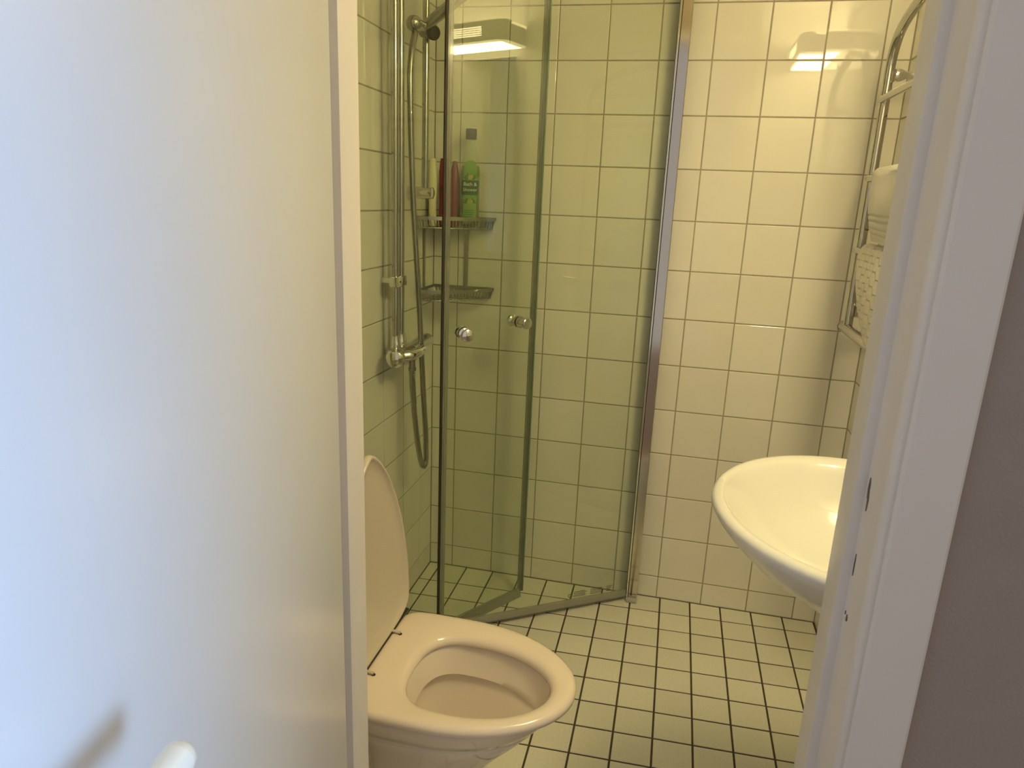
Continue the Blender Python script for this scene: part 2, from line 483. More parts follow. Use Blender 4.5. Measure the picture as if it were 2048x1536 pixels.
# bowl: outer body + rim + inner basin in one ceramic piece
def body_ring(k, z, sx, sy, cx):
    out = []
    for t in T:
        p = seat_outer(t); out.append(V((cx + (p.x - .42) * sx, TCY + (p.y - TCY) * sy, z)))
    return out
rings = [body_ring(0, 0.0, .46, .54, .34), body_ring(0, .04, .42, .50, .34), body_ring(0, .12, .44, .50, .35), body_ring(0, .20, .52, .57, .365), body_ring(0, .26, .615, .67, .385),
         body_ring(0, .31, .730, .79, .402), body_ring(0, .335, .785, .845, .409), body_ring(0, .341, .797, .855, .4105), body_ring(0, .3425, .790, .849, .410), body_ring(0, .3515, .806, .860, .411),
         body_ring(0, .3535, .830, .884, .412), body_ring(0, .366, .868, .908, .413), body_ring(0, .382, .915, .945, .414), body_ring(0, .392, .940, .960, .4145), body_ring(0, .3975, .92, .94, .4145)]
def inn(out, z, sh=0, sc_=1.):
    r = []
    for t in T:
        p = seat_inner(t, out); r.append(V((.45 + (p.x - .45) * sc_ + sh, TCY - .012 + (p.y - TCY + .012) * sc_, z)))
    return r
rings += [inn(.010, .3975), inn(.006, .394), inn(.003, .385), inn(-.012, .350, -.006), inn(-.016, .341, -.008), inn(-.013, .337, -.012), inn(-.006, .335, -.018, .98), inn(-.008, .326, -.022, .97), inn(-.016, .295, -.03, .92), inn(-.025, .250, -.045, .80), inn(-.03, .21, -.06, .60), inn(-.03, .17, -.07, .42)]
bm = bmesh.new(); loft(bm, rings, cap0=True, cap1=True); obj('bowl', bm, M_ceramic, toilet, angle=50)
# cistern behind the lid
bm = bmesh.new(); box(bm, .012, .205, TCY - .145, TCY + .125, .385, .735, .018, None, 3); ci = obj('cistern', bm, M_ceramic, toilet)
bm = bmesh.new(); box(bm, .008, .212, TCY - .150, TCY + .130, .737, .760, .008, None, 3); obj('cistern_lid', bm, M_ceramic, toilet)
bm = bmesh.new(); lathe(bm, [(.02, 0), (.02, .006), (.017, .010), (0, .011)], (.11, TCY, .760)); obj('flush_button', bm, M_chrome, toilet)
bm = bmesh.new(); box(bm, .012, .30, TCY - .10, TCY + .10, .20, .387, .02, None, 2); obj('inlet_shelf', bm, M_ceramic, toilet)
# lid standing upright: shallow tray seen from its inner side
def lid_ring(ins, x):
    out = []
    for t in T:
        c, s = math.cos(t), math.sin(t)
        if c >= 0: z, y = .078 + (.340 - ins) * c, (.168 - ins) * math.copysign(max(0, 1 - c ** 1.75) ** .68, s)
        else:
            e = 2 / 5.
            z = .078 - (.078 - ins) * abs(c) ** e; y = (.168 - ins) * math.copysign(abs(s) ** e, s)
        zz = ZT + .004 + z
        out.append(V((x - (z - .1) * .03, TCY + y, zz)))
    return out
LX = .270
rings = [lid_ring(.04, LX - .016), lid_ring(.012, LX - .016), lid_ring(.003, LX - .012), lid_ring(0, LX - .006), lid_ring(0, LX), lid_ring(.003, LX + .003), lid_ring(.007, LX + .003), lid_ring(.010, LX), lid_ring(.016, LX - .004), lid_ring(.04, LX - .008)]
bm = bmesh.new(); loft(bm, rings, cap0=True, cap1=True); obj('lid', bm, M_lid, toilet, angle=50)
for y in (TCY + .068, TCY - .068):
    bm = bmesh.new(); tube(bm, [(.262, y, ZT + .006), (.292, y, ZT + .0035)], .0032, 10); hg = obj('hinge_pin', bm, M_lid, toilet)
    bm = bmesh.new(); lathe(bm, [(.0042, 0), (.0042, .0012), (0, .0014)], (.292, y, ZT - .0004), n=12); obj('hinge_gap', bm, M_dark, toilet)
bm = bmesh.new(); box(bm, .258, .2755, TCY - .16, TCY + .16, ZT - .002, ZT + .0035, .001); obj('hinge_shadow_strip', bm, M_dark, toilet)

# ------------------------------------------------------------------ wash basin
BCX, BCY = 1.12, -1.09
basin = thing('washbasin', 'white oval wall-mounted washbasin with broad rim beside the door', 'washbasin', (1.12, BCY, 0))
def bring(k, z, sh=0., ky=None, back=0.):
    ky = k if ky is None else ky
    out = []
    for t in T:
        c, s = math.cos(t), math.sin(t)
        if c <= 0: x, y = .240 * c, .270 * s
        else: x, y = .2236 * abs(c) ** (2 / 5.), .270 * math.copysign(abs(s) ** (2 / 2.6), s)
        X = BCX + x
        X = 1.3436 - (1.3436 - X) * k - back
        out.append(V((min(X, 1.3436), BCY + y * ky, z)))
    return out
def cring(k, z, sh):          # inner rings shrink about the bowl centre
    out = []
    for t in T:
        c, s = math.cos(t), math.sin(t)
        x = (.205 if c <= 0 else .165) * c; y = .235 * s
        out.append(V((BCX - .015 + sh + x * k, BCY + y * k, z)))
    return out
rings = [bring(.30, .665, 0, .22), bring(.44, .675, 0, .34), bring(.60, .70, 0, .50), bring(.76, .738, 0, .68), bring(.88, .778, 0, .83), bring(.95, .810, 0, .925), bring(.985, .831, 0, .975), bring(1.0, .843, 0, 1.0),
         bring(.998, .850, 0, .996), bring(.985, .8545, 0, .98), bring(.962, .8555, 0, .955),
         cring(1.0, .8515, 0), cring(.975, .846, 0), cring(.94, .832, .002), cring(.86, .797, .008), cring(.74, .764, .014), cring(.55, .738, .02), cring(.32, .724, .022), cring(.10, .720, .022)]
bm = bmesh.new(); loft(bm, rings, cap0=True, cap1=True); obj('bowl', bm, M_basin, basin, angle=60)
bm = bmesh.new(); lathe(bm, [(.028, 0), (.028, .002), (.020, .003), (.018, .0005), (0, .0005)], (BCX + .007, BCY, .7205)); obj('drain', bm, M_chrome, basin)
bm = bmesh.new(); tube(bm, catmull([(BCX + .06, BCY, .70), (BCX + .06, BCY, .60), (BCX + .06, BCY, .50), (BCX + .09, BCY, .465), (BCX + .13, BCY, .50), (BCX + .16, BCY, .55), (RX - .003, BCY, .56)], 5), .016, 14); obj('drain_pipe', bm, M_chrome, basin)
faucet = thing('faucet', 'chrome mixer faucet on the back rim of the washbasin', 'faucet', (1.30, BCY, .8555))
bm = bmesh.new(); lathe(bm, [(.024, 0), (.024, .006), (.020, .010), (.019, .075), (.017, .085), (0, .088)], (1.305, BCY, .8555)); obj('body', bm, M_chrome, faucet)
bm = bmesh.new(); tube(bm, catmull([(1.30, BCY, .905), (1.26, BCY, .918), (1.22, BCY, .915), (1.19, BCY, .900)], 5), [.012] * 15 + [.010], 14); obj('spout', bm, M_chrome, faucet)
bm = bmesh.new(); tube(bm, [(1.305, BCY, .943), (1.285, BCY, .955), (1.235, BCY, .968)], [.010, .009, .006], 12); obj('lever', bm, M_chrome, faucet)
soap = thing('soap_dispenser', 'small pump soap dispenser on the washbasin rim near the towels', 'soap dispenser', (1.288, -1.00, .8560))
bm = bmesh.new(); lathe(bm, [(.026, 0), (.030, .004), (.030, .065), (.026, .078), (.013, .088), (.013, .098)], (1.288, -1.00, .8562)); obj('bottle', bm, M_soap, soap)
bm = bmesh.new(); lathe(bm, [(.015, 0), (.015, .014), (.005, .016), (.005, .036), (.011, .037), (.011, .044), (0, .045)], (1.288, -1.00, .9542), n=16)
tube(bm, [(1.288, -1.00, .994), (1.253, -1.00, .992), (1.243, -1.00, .986)], .004, 8); obj('pump', bm, M_vinyl, soap)

# ------------------------------------------------------------------ lamp and mirror above the basin
LY0, LY1 = -1.352, -.972
lamp = thing('mirror_lamp', 'grey wall lamp with slotted front glowing above the washbasin', 'lamp', (1.27, -1.17, 1.90))
bm = bmesh.new()
def lamp_prof(z, e):
    r = .045
    pts = [(RX - .001, LY0), ]
    for k in range(7):
        a = PI / 2 * k / 6
        pts.append((1.185 + e + r - r * math.sin(a), LY0 + r - r * math.cos(a)))
    for k in range(7):
        a = PI / 2 * k / 6
        pts.append((1.185 + e + r - r * math.cos(a), LY1 - r + r * math.sin(a)))
    pts.append((RX - .001, LY1))
    return [V((x, y, z)) for x, y in pts]
loft(bm, [lamp_prof(1.930, .002), lamp_prof(1.932, 0), lamp_prof(2.003, 0), lamp_prof(2.006, .003)])
obj('housing', bm, M_lampbody, lamp)
bm = bmesh.new(); loft(bm, [lamp_prof(1.9295, .004), lamp_prof(1.926, .006), lamp_prof(1.924, .010)], cap1=True, cap0=True); obj('diffuser', bm, M_glow, lamp)
bm = bmesh.new(); loft(bm, [lamp_prof(1.995, .006), lamp_prof(2.0045, .006)], cap1=True, cap0=True); obj('top_diffuser', bm, M_glow, lamp)
for col in range(7):
    for row in range(5):
        y0 = -1.085 - (col + 1) * .0245; z0 = 1.949 + row * .0078
        bm = bmesh.new(); box(bm, 1.1842, 1.1856, y0 + .0015, y0 + .0235, z0, z0 + .0042, .0006); obj('light_slot', bm, M_slot, lamp, smooth=False)
mir = thing('mirror', 'frameless rectangular wall mirror under the lamp', 'mirror', (RX - .01, -1.2, 1.10))
bm = bmesh.new(); box(bm, RX - .012, RX - .006, LY0 + .01, -1.005, 1.08, 1.895, .0015); obj('glass', bm, M_mirror, mir)
bm = bmesh.new(); box(bm, RX - .006, RX - .0005, LY0 + .02, -1.015, 1.09, 1.885); obj('backing', bm, M_lampbody, mir)

# ------------------------------------------------------------------ shower doors
def glass_door(name, label, H, D, L, zt, knob_at, knob_z, knob_r, seal_side, hinge_prof, text=False):
    """H hinge point (plan), D unit direction, L length"""
    H = V((*H, 0)); D = V((*D, 0)).normalized(); Nn = V((D.y, -D.x, 0)) * seal_side     # towards the room
    root = thing(name, label, 'shower door', (H.x, H.y, 0), group=None)
    MM = Matrix(((D.x, Nn.x, 0, H.x), (D.y, Nn.y, 0, H.y), (0, 0, 1, 0), (0, 0, 0, 1)))
    t = .003
    FIN, SH = (.0185, .044) if text else (.008, .034)
    bm = bmesh.new(); box(bm, .0, L, -t, t, .028, zt, 0, MM)
    bmesh.ops.recalc_face_normals(bm, faces=bm.faces)
    for f in bm.faces:
        if abs(f.normal.dot(Nn)) < .5: f.material_index = 1
    g = obj('glass_pane', bm, [M_glass, M_gedge], root, smooth=False)
    # bottom drip seal: clip on the pane and a fin leaning out to the floor
    bm = bmesh.new()
    prof = [(-.0045, SH), (.0045, SH), (.0048, .028), (FIN, .0015), (FIN - .0025, .0012), (.001, .020), (-.0045, .022)]
    a = [bm.verts.new(MM @ V((.004, n_, z))) for n_, z in prof]; b = [bm.verts.new(MM @ V((L, n_, z))) for n_, z in prof]
    for k in range(len(prof)): bm.faces.new((a[k], a[(k + 1) % len(prof)], b[(k + 1) % len(prof)], b[k]))
    bm.faces.new(a); bm.faces.new(b)
    obj('bottom_seal', bm, M_seal, root, smooth=False)
    # magnetic edge strip
    bm = bmesh.new(); box(bm, L - .008, L + .006, -.005, .005, .02, zt, .001, MM); obj('edge_strip', bm, M_strip, root, smooth=False)
    bm = bmesh.new(); box(bm, L + .0065, L + .012, -.004, .007, .02, zt, .001, MM); obj('magnet_strip', bm, M_dark if text else M_gedge, root, smooth=False)
    # knob through the glass: a turned handle on both sides
    kc = MM @ V((knob_at, 0, knob_z)); r = knob_r
    for sgn, kn in ((1, 'knob'), (-1, 'knob')):
        bm = bmesh.new()
        lathe(bm, [(r * .95, 0), (r * 1.0, .003), (r * .96, .007), (r * .66, .009), (r * .62, .017), (r * .72, .020), (r * .98, .024), (r * 1.02, .030), (r * .97, .034), (r * .86, .0355), (0, .036)],
              kc + Nn * sgn * t, axis=Nn * sgn, n=28)
        obj(kn, bm, M_chrome, root, angle=35)
    return root, MM
# chrome wall profile + pane hinged on the back wall
A0 = (.727, -.0523); Ad = (-.825, -.5651)
doorA, MA = glass_door('shower_door', 'clear glass shower door hinged on the back wall beside the towels', A0, Ad, .656, 1.95, .602, .951, .0185, 1, None, True)
doorB, MB = glass_door('shower_door', 'clear glass shower door hinged on the left wall behind the toilet', (.012, -.672), (.552, .834), .648, 1.95, .592, .9585, .0180, 1, None)
bm = bmesh.new(); box(bm, .7335, .7625, -.048, -.001, .004, 1.97, .0015); obj('wall_profile', bm, M_post, doorA, smooth=False)
bm = bmesh.new(); box(bm, .7275, .7330, -.060, -.012, .006, 1.965, .0012); obj('hinge_profile', bm, M_chrome, doorA)
bm = bmesh.new(); box(bm, .7332, .7336, -.0475, -.006, .006, 1.965); obj('hinge_gap', bm, M_dark, doorA)
bm = bmesh.new(); box(bm, .728, .764, -.064, -.004, .0, .012, .003, None, 2); obj('profile_foot', bm, M_vinyl, doorA)
bm = bmesh.new(); box(bm, .001, .040, -.700, -.672, .004, 1.97, .003, None, 2); obj('wall_profile', bm, M_chrome, doorB)
# printed approval marks near the bottom of pane A (on the room side)
def text_mesh(s, size, extr=0.0):
    cu = bpy.data.curves.new('t', 'FONT'); cu.body = s; cu.size = size; cu.extrude = extr; cu.align_x = 'CENTER'; cu.resolution_u = 3
    o = bpy.data.objects.new('t', cu); link(o)
    dg = bpy.context.evaluated_depsgraph_get(); me = bpy.data.meshes.new_from_object(o.evaluated_get(dg))
    bpy.data.objects.remove(o); bpy.data.curves.remove(cu)
    b = bmesh.new(); b.from_mesh(me); bpy.data.meshes.remove(me)
    return b
def onA(b, u0, z0, off=.0036):
    # the pane's local u runs away from the back wall, i.e. right to left as the camera sees it
    for v in b.verts: v.co = MA @ V((u0 - v.co.x, off, z0 + v.co.y))
    return b
bm = onA(text_mesh('CE', .017), .212, .050)
obj('ce_mark', bm, M_print, doorA, smooth=False)
bm = bmesh.new()
for blk, (ua, ub) in enumerate(((.150, .200), (.090, .138), (.052, .078))):
    for k in range(5):
        za = .049 + k * .0044
        w = random.uniform(.0, .012)
        box(bm, ua + w, ub, .0034, .0038, za, za + .0016, 0, MA)
obj('printed_lines', bm, M_print, doorA, smooth=False)

# ------------------------------------------------------------------ shower fittings on the left wall
# riser pipes
riser = thing('riser_pipes', 'pair of exposed chrome water pipes running up the left tiled wall', 'pipes', (0, -.43, .93))
PY1, PY2 = -.442, -.402
for y in (PY1, PY2):
    bm = bmesh.new(); tube(bm, [(.047, y, .925), (.047, y, 1.4), (.047, y, HZ - .001)], .0093, 16); obj('pipe', bm, M_pipe, riser)
bm = bmesh.new(); box(bm, .034, .060, PY1 - .013, PY2 + .013, 1.074, 1.102, .003, None, 2)
obj('pipe_clamp', bm, M_chrome, riser)
bm = bmesh.new(); box(bm, .0005, .034, -.430, -.414, 1.080, 1.096, .002); obj('clamp_stem', bm, M_chrome, riser)
bm = bmesh.new(); lathe(bm, [(.003, 0), (.003, .0008), (0, .0009)], (.0603, PY1 + .004, 1.088), axis=(1, 0, 0), n=10)
obj('clamp_screw', bm, M_dark, riser)
# mixer
mix = thing('shower_mixer', 'chrome thermostatic shower mixer at the foot of the wall pipes', 'mixer', (.05, -.35, .88))
MZ = .882
bm = bmesh.new(); lathe(bm, [(.012, -.235), (.020, -.232), (.0245, -.215), (.0245, -.18), (.0235, -.15), (.021, -.09), (.021, -.03), (.0235, 0), (.0255, .01), (.0265, .025), (.0255, .028)], (.052, -.425, MZ), axis=(0, -1, 0), n=28)
obj('body', bm, M_chrome, mix)
bm = bmesh.new(); lathe(bm, [(.0265, 0), (.0275, .004), (.0270, .022), (.023, .034), (.012, .040), (0, .0412)], (.052, -.4535, MZ), axis=(.35, -.93, -.05), n=28)
obj('temperature_knob', bm, M_chrome, mix)
bm = bmesh.new(); tube(bm, catmull([(.065, -.445, MZ), (.088, -.425, MZ + .002), (.100, -.395, MZ + .007), (.104, -.365, MZ + .012)], 5), [.016] * 5 + [.015] * 5 + [.013] * 5 + [.010], 16); obj('lever', bm, M_chrome, mix)
for y in (PY1, PY2):
    bm = bmesh.new(); lathe(bm, [(.0135, 0), (.0145, .002), (.0145, .018), (.0125, .021), (.0125, .036), (.010, .038)], (.047, y, MZ + .020), n=6 if False else 20); obj('union_nut', bm, M_chrome, mix)
bm = bmesh.new(); lathe(bm, [(.013, 0), (.013, -.012), (.009, -.015), (.009, -.036), (.0115, -.037), (.0115, -.045)], (.062, -.352, MZ - .016), n=18); obj('hose_outlet', bm, M_chrome2, mix)
bm = bmesh.new(); tube(bm, [(.0005, -.40, MZ), (.04, -.40, MZ)], .012, 14); obj('wall_stub', bm, M_chrome, mix)
# slide bar
bar = thing('slide_bar', 'vertical chrome shower slide bar mounted near the corner', 'slide bar', (.05, -.23, 1.32))
SX, SY = .052, -.228
bm = bmesh.new(); tube(bm, [(SX, SY, 1.312), (SX, SY, 1.7), (SX, SY, 2.15)], .0095, 18); obj('bar', bm, M_pipe, bar)
for z in (1.325, 2.12):
    bm = bmesh.new(); lathe(bm, [(.0172, -.0402), (.0178, -.036), (.0172, -.030), (.0172, .030), (.0165, .034), (.010, .0375), (0, .038)], (.041, SY, z), axis=(1, 0, 0), n=22); br = obj('wall_bracket', bm, M_chrome, bar)
    
bm = bmesh.new(); lathe(bm, [(.0, -.022), (.013, -.021), (.0172, -.013), (.0172, .020), (.0160, .026)], (SX, SY, 1.755), axis=(.78, -.55, -.22), n=22); obj('slider', bm, M_chrome2, bar)
bm = bmesh.new(); lathe(bm, [(.0165, .0262), (.0190, .028), (.0190, .040), (.0165, .044), (0, .045)], (SX, SY, 1.755), axis=(.78, -.55, -.22), n=20); obj('slider_knob', bm, M_black, bar)
# hand shower with its swivel ball
hs = thing('hand_shower', 'chrome hand shower resting in the slide bar holder', 'shower head', (.07, -.28, 1.76))
HB = V((.058, -.335, 1.7505))
bm = bmesh.new(); lathe(bm, [(0, -.021), (.009, -.020), (.0165, -.0145), (.0198, -.006), (.0205, .003), (.018, .013), (.014, .019), (.0125, .030)], HB, axis=(.55, .70, -.10), n=26); obj('swivel_socket', bm, M_pipe, hs)
h0 = HB + V((.012, .040, .002)); h1 = V((.262, -.300, 1.872))
pp = [h0, h0.lerp(h1, .12), h0.lerp(h1, .5) + V((0, 0, .004)), h0.lerp(h1, .8) + V((0, 0, .004)), h1]
cp = catmull(pp, 6)
bm = bmesh.new(); tube(bm, cp, [.0105 + .0045 * min(1, k / 8) for k in range(len(cp))], 18); obj('handle', bm, M_chrome2, hs)
bm = bmesh.new(); lathe(bm, [(0, .028), (.022, .026), (.040, .012), (.046, .002), (.046, -.004), (.042, -.007), (0, -.007)], h1 + V((.034, 0, -.004)), axis=(-.2, .0, .98), n=32); hd = obj('head', bm, M_chrome2, hs)
bm = bmesh.new()
for k in range(24):
    a = 2 * PI * k / 24
    for rr in (.036, .024): lathe(bm, [(.0018, 0), (.0012, -.003), (0, -.0032)], h1 + V((.0355 + rr * math.cos(a), rr * math.sin(a), -.0115 + .2 * rr * math.cos(a))), n=6)
tag(obj('nozzles', bm, M_vinyl, hs), kind='stuff')
# hose: ribbed tube
hose_pts = [(.062, -.355, .822), (.064, -.352, .761), (.070, -.352, .685), (.076, -.347, .613), (.081, -.338, .557), (.084, -.328, .526), (.087, -.314, .509), (.089, -.303, .525), (.090, -.306, .568), (.090, -.311, .627), (.089, -.326, .726), (.085, -.338, .881), (.080, -.347, 1.028), (.075, -.360, 1.17), (.071, -.372, 1.304), (.068, -.379, 1.433), (.066, -.383, 1.557), (.065, -.381, 1.63), (.064, -.367, 1.681), (.062, -.345, 1.716), (.060, -.334, 1.735)]
hp = catmull(hose_pts, 50)
res_ = [hp[0]]; acc = 0
for a, b in zip(hp, hp[1:]):
    acc += (b - a).length
    if acc > .0024: res_.append(b); acc = 0
rad = [.0088 if k % 2 else .0074 for k in range(len(res_))]
hose = thing('shower_hose', 'ribbed metal shower hose hanging in a loop from the mixer', 'hose', (.07, -.32, .50))
bm = bmesh.new(); tube(bm, res_, rad, 12); obj('hose', bm, M_hose, hose, angle=80)
bm = bmesh.new(); lathe(bm, [(.0085, 0), (.0095, .002), (.0095, .014), (.008, .020)], (.062, -.352, .818), axis=(0, 0, -1), n=16); obj('hose_nut', bm, M_chrome, hose)
bm = bmesh.new()
for k in range(14):
    z = .792 - k * .0056; f = (.822 - z) / .10
    lathe(bm, [(.0076, 0), (.0088, .0004), (.0088, .0022), (.0076, .0026)], (.062 + .0035 * f, -.352 + .006 * f * f, z), n=14)
tag(obj('strain_relief_rings', bm, M_chrome2, hose), kind='stuff')

# ------------------------------------------------------------------ corner rack: two wire baskets
rack = thing('corner_rack', 'two-tier steel wire corner rack holding bottles behind the glass', 'shower rack', (.08, -.07, 1.0))
def basket(zr, zf, e):
    """e: half-length along the walls"""
    root = rack
    a = .006
    XE, YE = .212, -.172
    # front curve from left wall end to back wall end
    front = catmull([(a, YE, 0), (.045, YE - .004, 0), (.105, -.142, 0), (.165, -.085, 0), (.200, -.035, 0), (XE, -a, 0)], 8)
    outline = [V((a, -a, 0))] + front
    bm = bmesh.new()
    # flat top band
    def band(pts, z0, z1, th):
        n = len(pts); inn_ = []
        cx = sum((p.x for p in pts)) / n; cy = sum((p.y for p in pts)) / n
        for i in range(n):
            A_, B_ = pts[i - 1], pts[(i + 1) % n]
            d = (B_ - A_).normalized(); nn = V((-d.y, d.x, 0))
            if nn.dot(V((cx, cy, 0)) - pts[i]) < 0: nn = -nn
            inn_.append(pts[i] + nn * th)
        loft(bm, [[p + V((0, 0, z0)) for p in pts], [p + V((0, 0, z1)) for p in pts], [p + V((0, 0, z1)) for p in inn_], [p + V((0, 0, z0)) for p in inn_]], closed=True)
    band(outline, zr - .011, zr, .0028)
    bk = obj('basket_rim', bm, M_steel, root, smooth=False)
    # bottom ring
    cen = V((.085, -.070, 0))
    low = [cen + (p - cen) * .93 for p in outline]
    bm = bmesh.new(); tube(bm, [p + V((0, 0, zf)) for p in low] + [low[0] + V((0, 0, zf))], .0018, 6)
    # uprights
    def along(pts, s):
        L = [0]
        for p, q in zip(pts, pts[1:]): L.append(L[-1] + (q - p).length)
        t = s * L[-1]
        for i in range(len(L) - 1):
            if L[i + 1] >= t: return pts[i].lerp(pts[i + 1], (t - L[i]) / (L[i + 1] - L[i] + 1e-9))
        return pts[-1]
    ou = outline + [outline[0]]; lo = low + [low[0]]
    n = 56
    for k in range(n):
        p = along(ou, k / n); q = along(lo, k / n)
        p = cen + (p - cen) * .985
        tube(bm, [p + V((0, 0, zr - .008)), q + V((0, 0, zf))], .0017, 5)
    # floor wires parallel to the diagonal
    for k in range(1, 19):
        s = k / 19.
        x = s * .200
        # wire runs from back wall side to left wall side
        yfront = None
        best = None
        for p in low[1:]:
            if best is None or abs(p.x - x) < abs(best.x - x): best = p
        tube(bm, [V((x, low[0].y - .001, zf)), V((x, best.y, zf))], .0016, 5)
    for k in (1, 2):
        y = -.05 * k
        best = max((p for p in low[1:]), key=lambda p: -abs(p.y - y) + (.0 if p.x > .05 else -1))
        tube(bm, [V((low[0].x, y, zf - .0022)), V((best.x, y, zf - .0022))], .0018, 5)
    tag(obj('basket_wires', bm, M_steel, root, smooth=True, angle=60), kind='stuff')
basket(1.257, 1.223, 0)
basket(1.034, 1.000, 0)
# hanger strips joining the tiers
bm = bmesh.new(); box(bm, .0030, .0055, -.104, -.092, 1.02, 1.25); obj('hanger_strip', bm, M_steel, rack, smooth=False)
bm = bmesh.new(); box(bm, .108, .121, -.0055, -.0030, 1.02, 1.25); obj('hanger_strip', bm, M_steel, rack, smooth=False)

# ------------------------------------------------------------------ bottles
def flask(c, prof, r, n_, expo=2.4, N=28):
    """prof: (half width, half depth, z); r right vector, n_ front vector"""
    rings = []
    for w, d, z in prof:
        ring = []
        for k in range(N):
            a = 2 * PI * k / N; ca, sa = math.cos(a), math.sin(a)
            ring.append(c + r * (w * math.copysign(abs(ca) ** (2 / expo), ca)) + n_ * (d * math.copysign(abs(sa) ** (2 / expo), sa)) + V((0, 0, z)))
        rings.append(ring)
    return rings
R_ = V((.958, .287, 0)); F_ = V((.287, -.958, 0))
# green bath & shower bottle
gc = V((.136, -.052, 0)); gz = 1.226
gb = thing('shower_gel_bottle', 'clear green Bath and Shower bottle with lemon label and dark cap', 'bottle', (.136, -.052, gz), 'toiletries in the upper corner rack')
gb['label'] = 'tall clear bath and shower bottle with green lemon label and dark cap'
prof = [(.024, .013, gz), (.027, .0155, gz + .003), (.0302, .0168, gz + .012), (.0302, .0168, gz + .17), (.0275, .0163, gz + .185), (.022, .0155, gz + .215), (.0165, .014, gz + .238), (.0135, .0125, gz + .252), (.0115, .0115, gz + .257), (.0115, .0115, gz + .262)]
bm = bmesh.new(); loft(bm, flask(gc, prof, R_, F_), cap0=True, cap1=True); obj('bottle_body', bm, M_clear, gb)
prof2 = [(w - .0015, d - .0015, z) for w, d, z in prof[1:5]]
bm = bmesh.new(); loft(bm, flask(gc, [(w * .9, d * .9, z + .001) for w, d, z in prof2[:1]] + prof2, R_, F_), cap0=True, cap1=True)
obj('gel', bm, thin_glass('green_gel', (.62, .78, .42), body=.25, bodycol=(.30, .42, .12), ior=1.35), gb)
bm = bmesh.new(); loft(bm, flask(gc, [(.0165, .0145, gz + .2625), (.0172, .015, gz + .264), (.0172, .015, gz + .291), (.0165, .0145, gz + .2935)], R_, F_, 2.2), cap0=True, cap1=True); obj('cap', bm, M_cap, gb)
def front(u, z, off):
    w, d = .0302, .0168
    if z > gz + .17:
        f = min(1, (z - gz - .17) / .045); w = w - .006 * f; d = d - .001 * f
    q = max(0, 1 - abs(u / (w + 1e-6)) ** 2.4)
    return gc + R_ * u + F_ * (d * q ** (1 / 2.4) + off) + V((0, 0, z))
def patch(name, poly, m, off, parent=gb):
    """flat print wrapped on the front; poly in (u, z-gz)"""
    bm = bmesh.new()
    f = bm.faces.new([bm.verts.new((u, 0, z)) for u, z in poly])
    bmesh.ops.triangulate(bm, faces=[f])
    bmesh.ops.subdivide_edges(bm, edges=[e for e in bm.edges if e.calc_length() > .012], cuts=3, use_grid_fill=True)
    bmesh.ops.subdivide_edges(bm, edges=[e for e in bm.edges if e.calc_length() > .005], cuts=2, use_grid_fill=True)
    for v in bm.verts: v.co = front(v.co.x, v.co.z + gz, off)
    return obj(name, bm, m, parent, smooth=False)
arch = [(-.0205, .010), (.0205, .010), (.0205, .180)] + [(.0205 * math.cos(a), .180 + .022 * math.sin(a)) for a in [PI * k / 12 for k in range(1, 12)]] + [(-.0205, .180)]
patch('label', arch, M_lab1, .0006)
patch('label_panel', [(-.020, .014), (.020, .014), (.020, .098), (-.020, .098)], mat('label_pale_green', (.23, .40, .11), rough=.5), .0010)
patch('title_band', [(-.026, .098), (.026, .098), (.026, .142), (-.026, .142)], M_lab2, .0013)
patch('subtitle_band', [(-.020, .088), (.020, .088), (.020, .0975), (-.020, .0975)], M_lab1, .0014)
def ell(cx, cz, a, b, rot=0, n=14):
    o = []
    for k in range(n):
        t = 2 * PI * k / n; x = a * math.cos(t); y = b * math.sin(t)
        o.append((cx + x * math.cos(rot) - y * math.sin(rot), cz + x * math.sin(rot) + y * math.cos(rot)))
    return o
def leaf(cx, cz, L, w, rot):
    pts = [(-L, 0), (-L * .4, w), (L * .3, w * .8), (L, 0), (L * .3, -w * .8), (-L * .4, -w)]
    return [(cx + x * math.cos(rot) - y * math.sin(rot), cz + x * math.sin(rot) + y * math.cos(rot)) for x, y in pts]
for cz, sg in ((.152, 1), (.078, -1)):
    for (dx, dz, rot) in ((-.013, .001, 2.2), (-.009, .006, 1.7), (-.016, -.003, 2.7), (.013, .002, .9), (.016, -.002, .4), (.010, -.006 * sg, -.9), (-.011, -.006 * sg, .5)):
        patch('printed_leaf', leaf(dx, cz + dz, .0072, .0024, rot), M_leafc, .0016)
    patch('printed_lemon', ell(.001, cz, .0082, .0066, .3), M_yel, .0019)
def lab_text(s, size, u0, z0, m, off, nm):
    b = text_mesh(s, size)
    for v in b.verts: v.co = front(u0 + v.co.x, gz + z0 + v.co.y, off)
    obj(nm, b, m, gb, smooth=False)
lab_text('Bath &', .0155, 0, .1255, M_lab3, .0017, 'lettering')
lab_text('Shower', .0142, 0, .1095, M_lab3, .0017, 'lettering')
for k, w in enumerate((.016, .0165, .015, .012)):
    patch('small_print', [(-.018, .052 - k * .0062), (-.018 + 2 * w, .052 - k * .0062), (-.018 + 2 * w, .0505 - k * .0062), (-.018, .0505 - k * .0062)], M_lab2, .0018)
patch('small_emblem', ell(.013, .022, .0048, .0048), M_lab2, .0018)
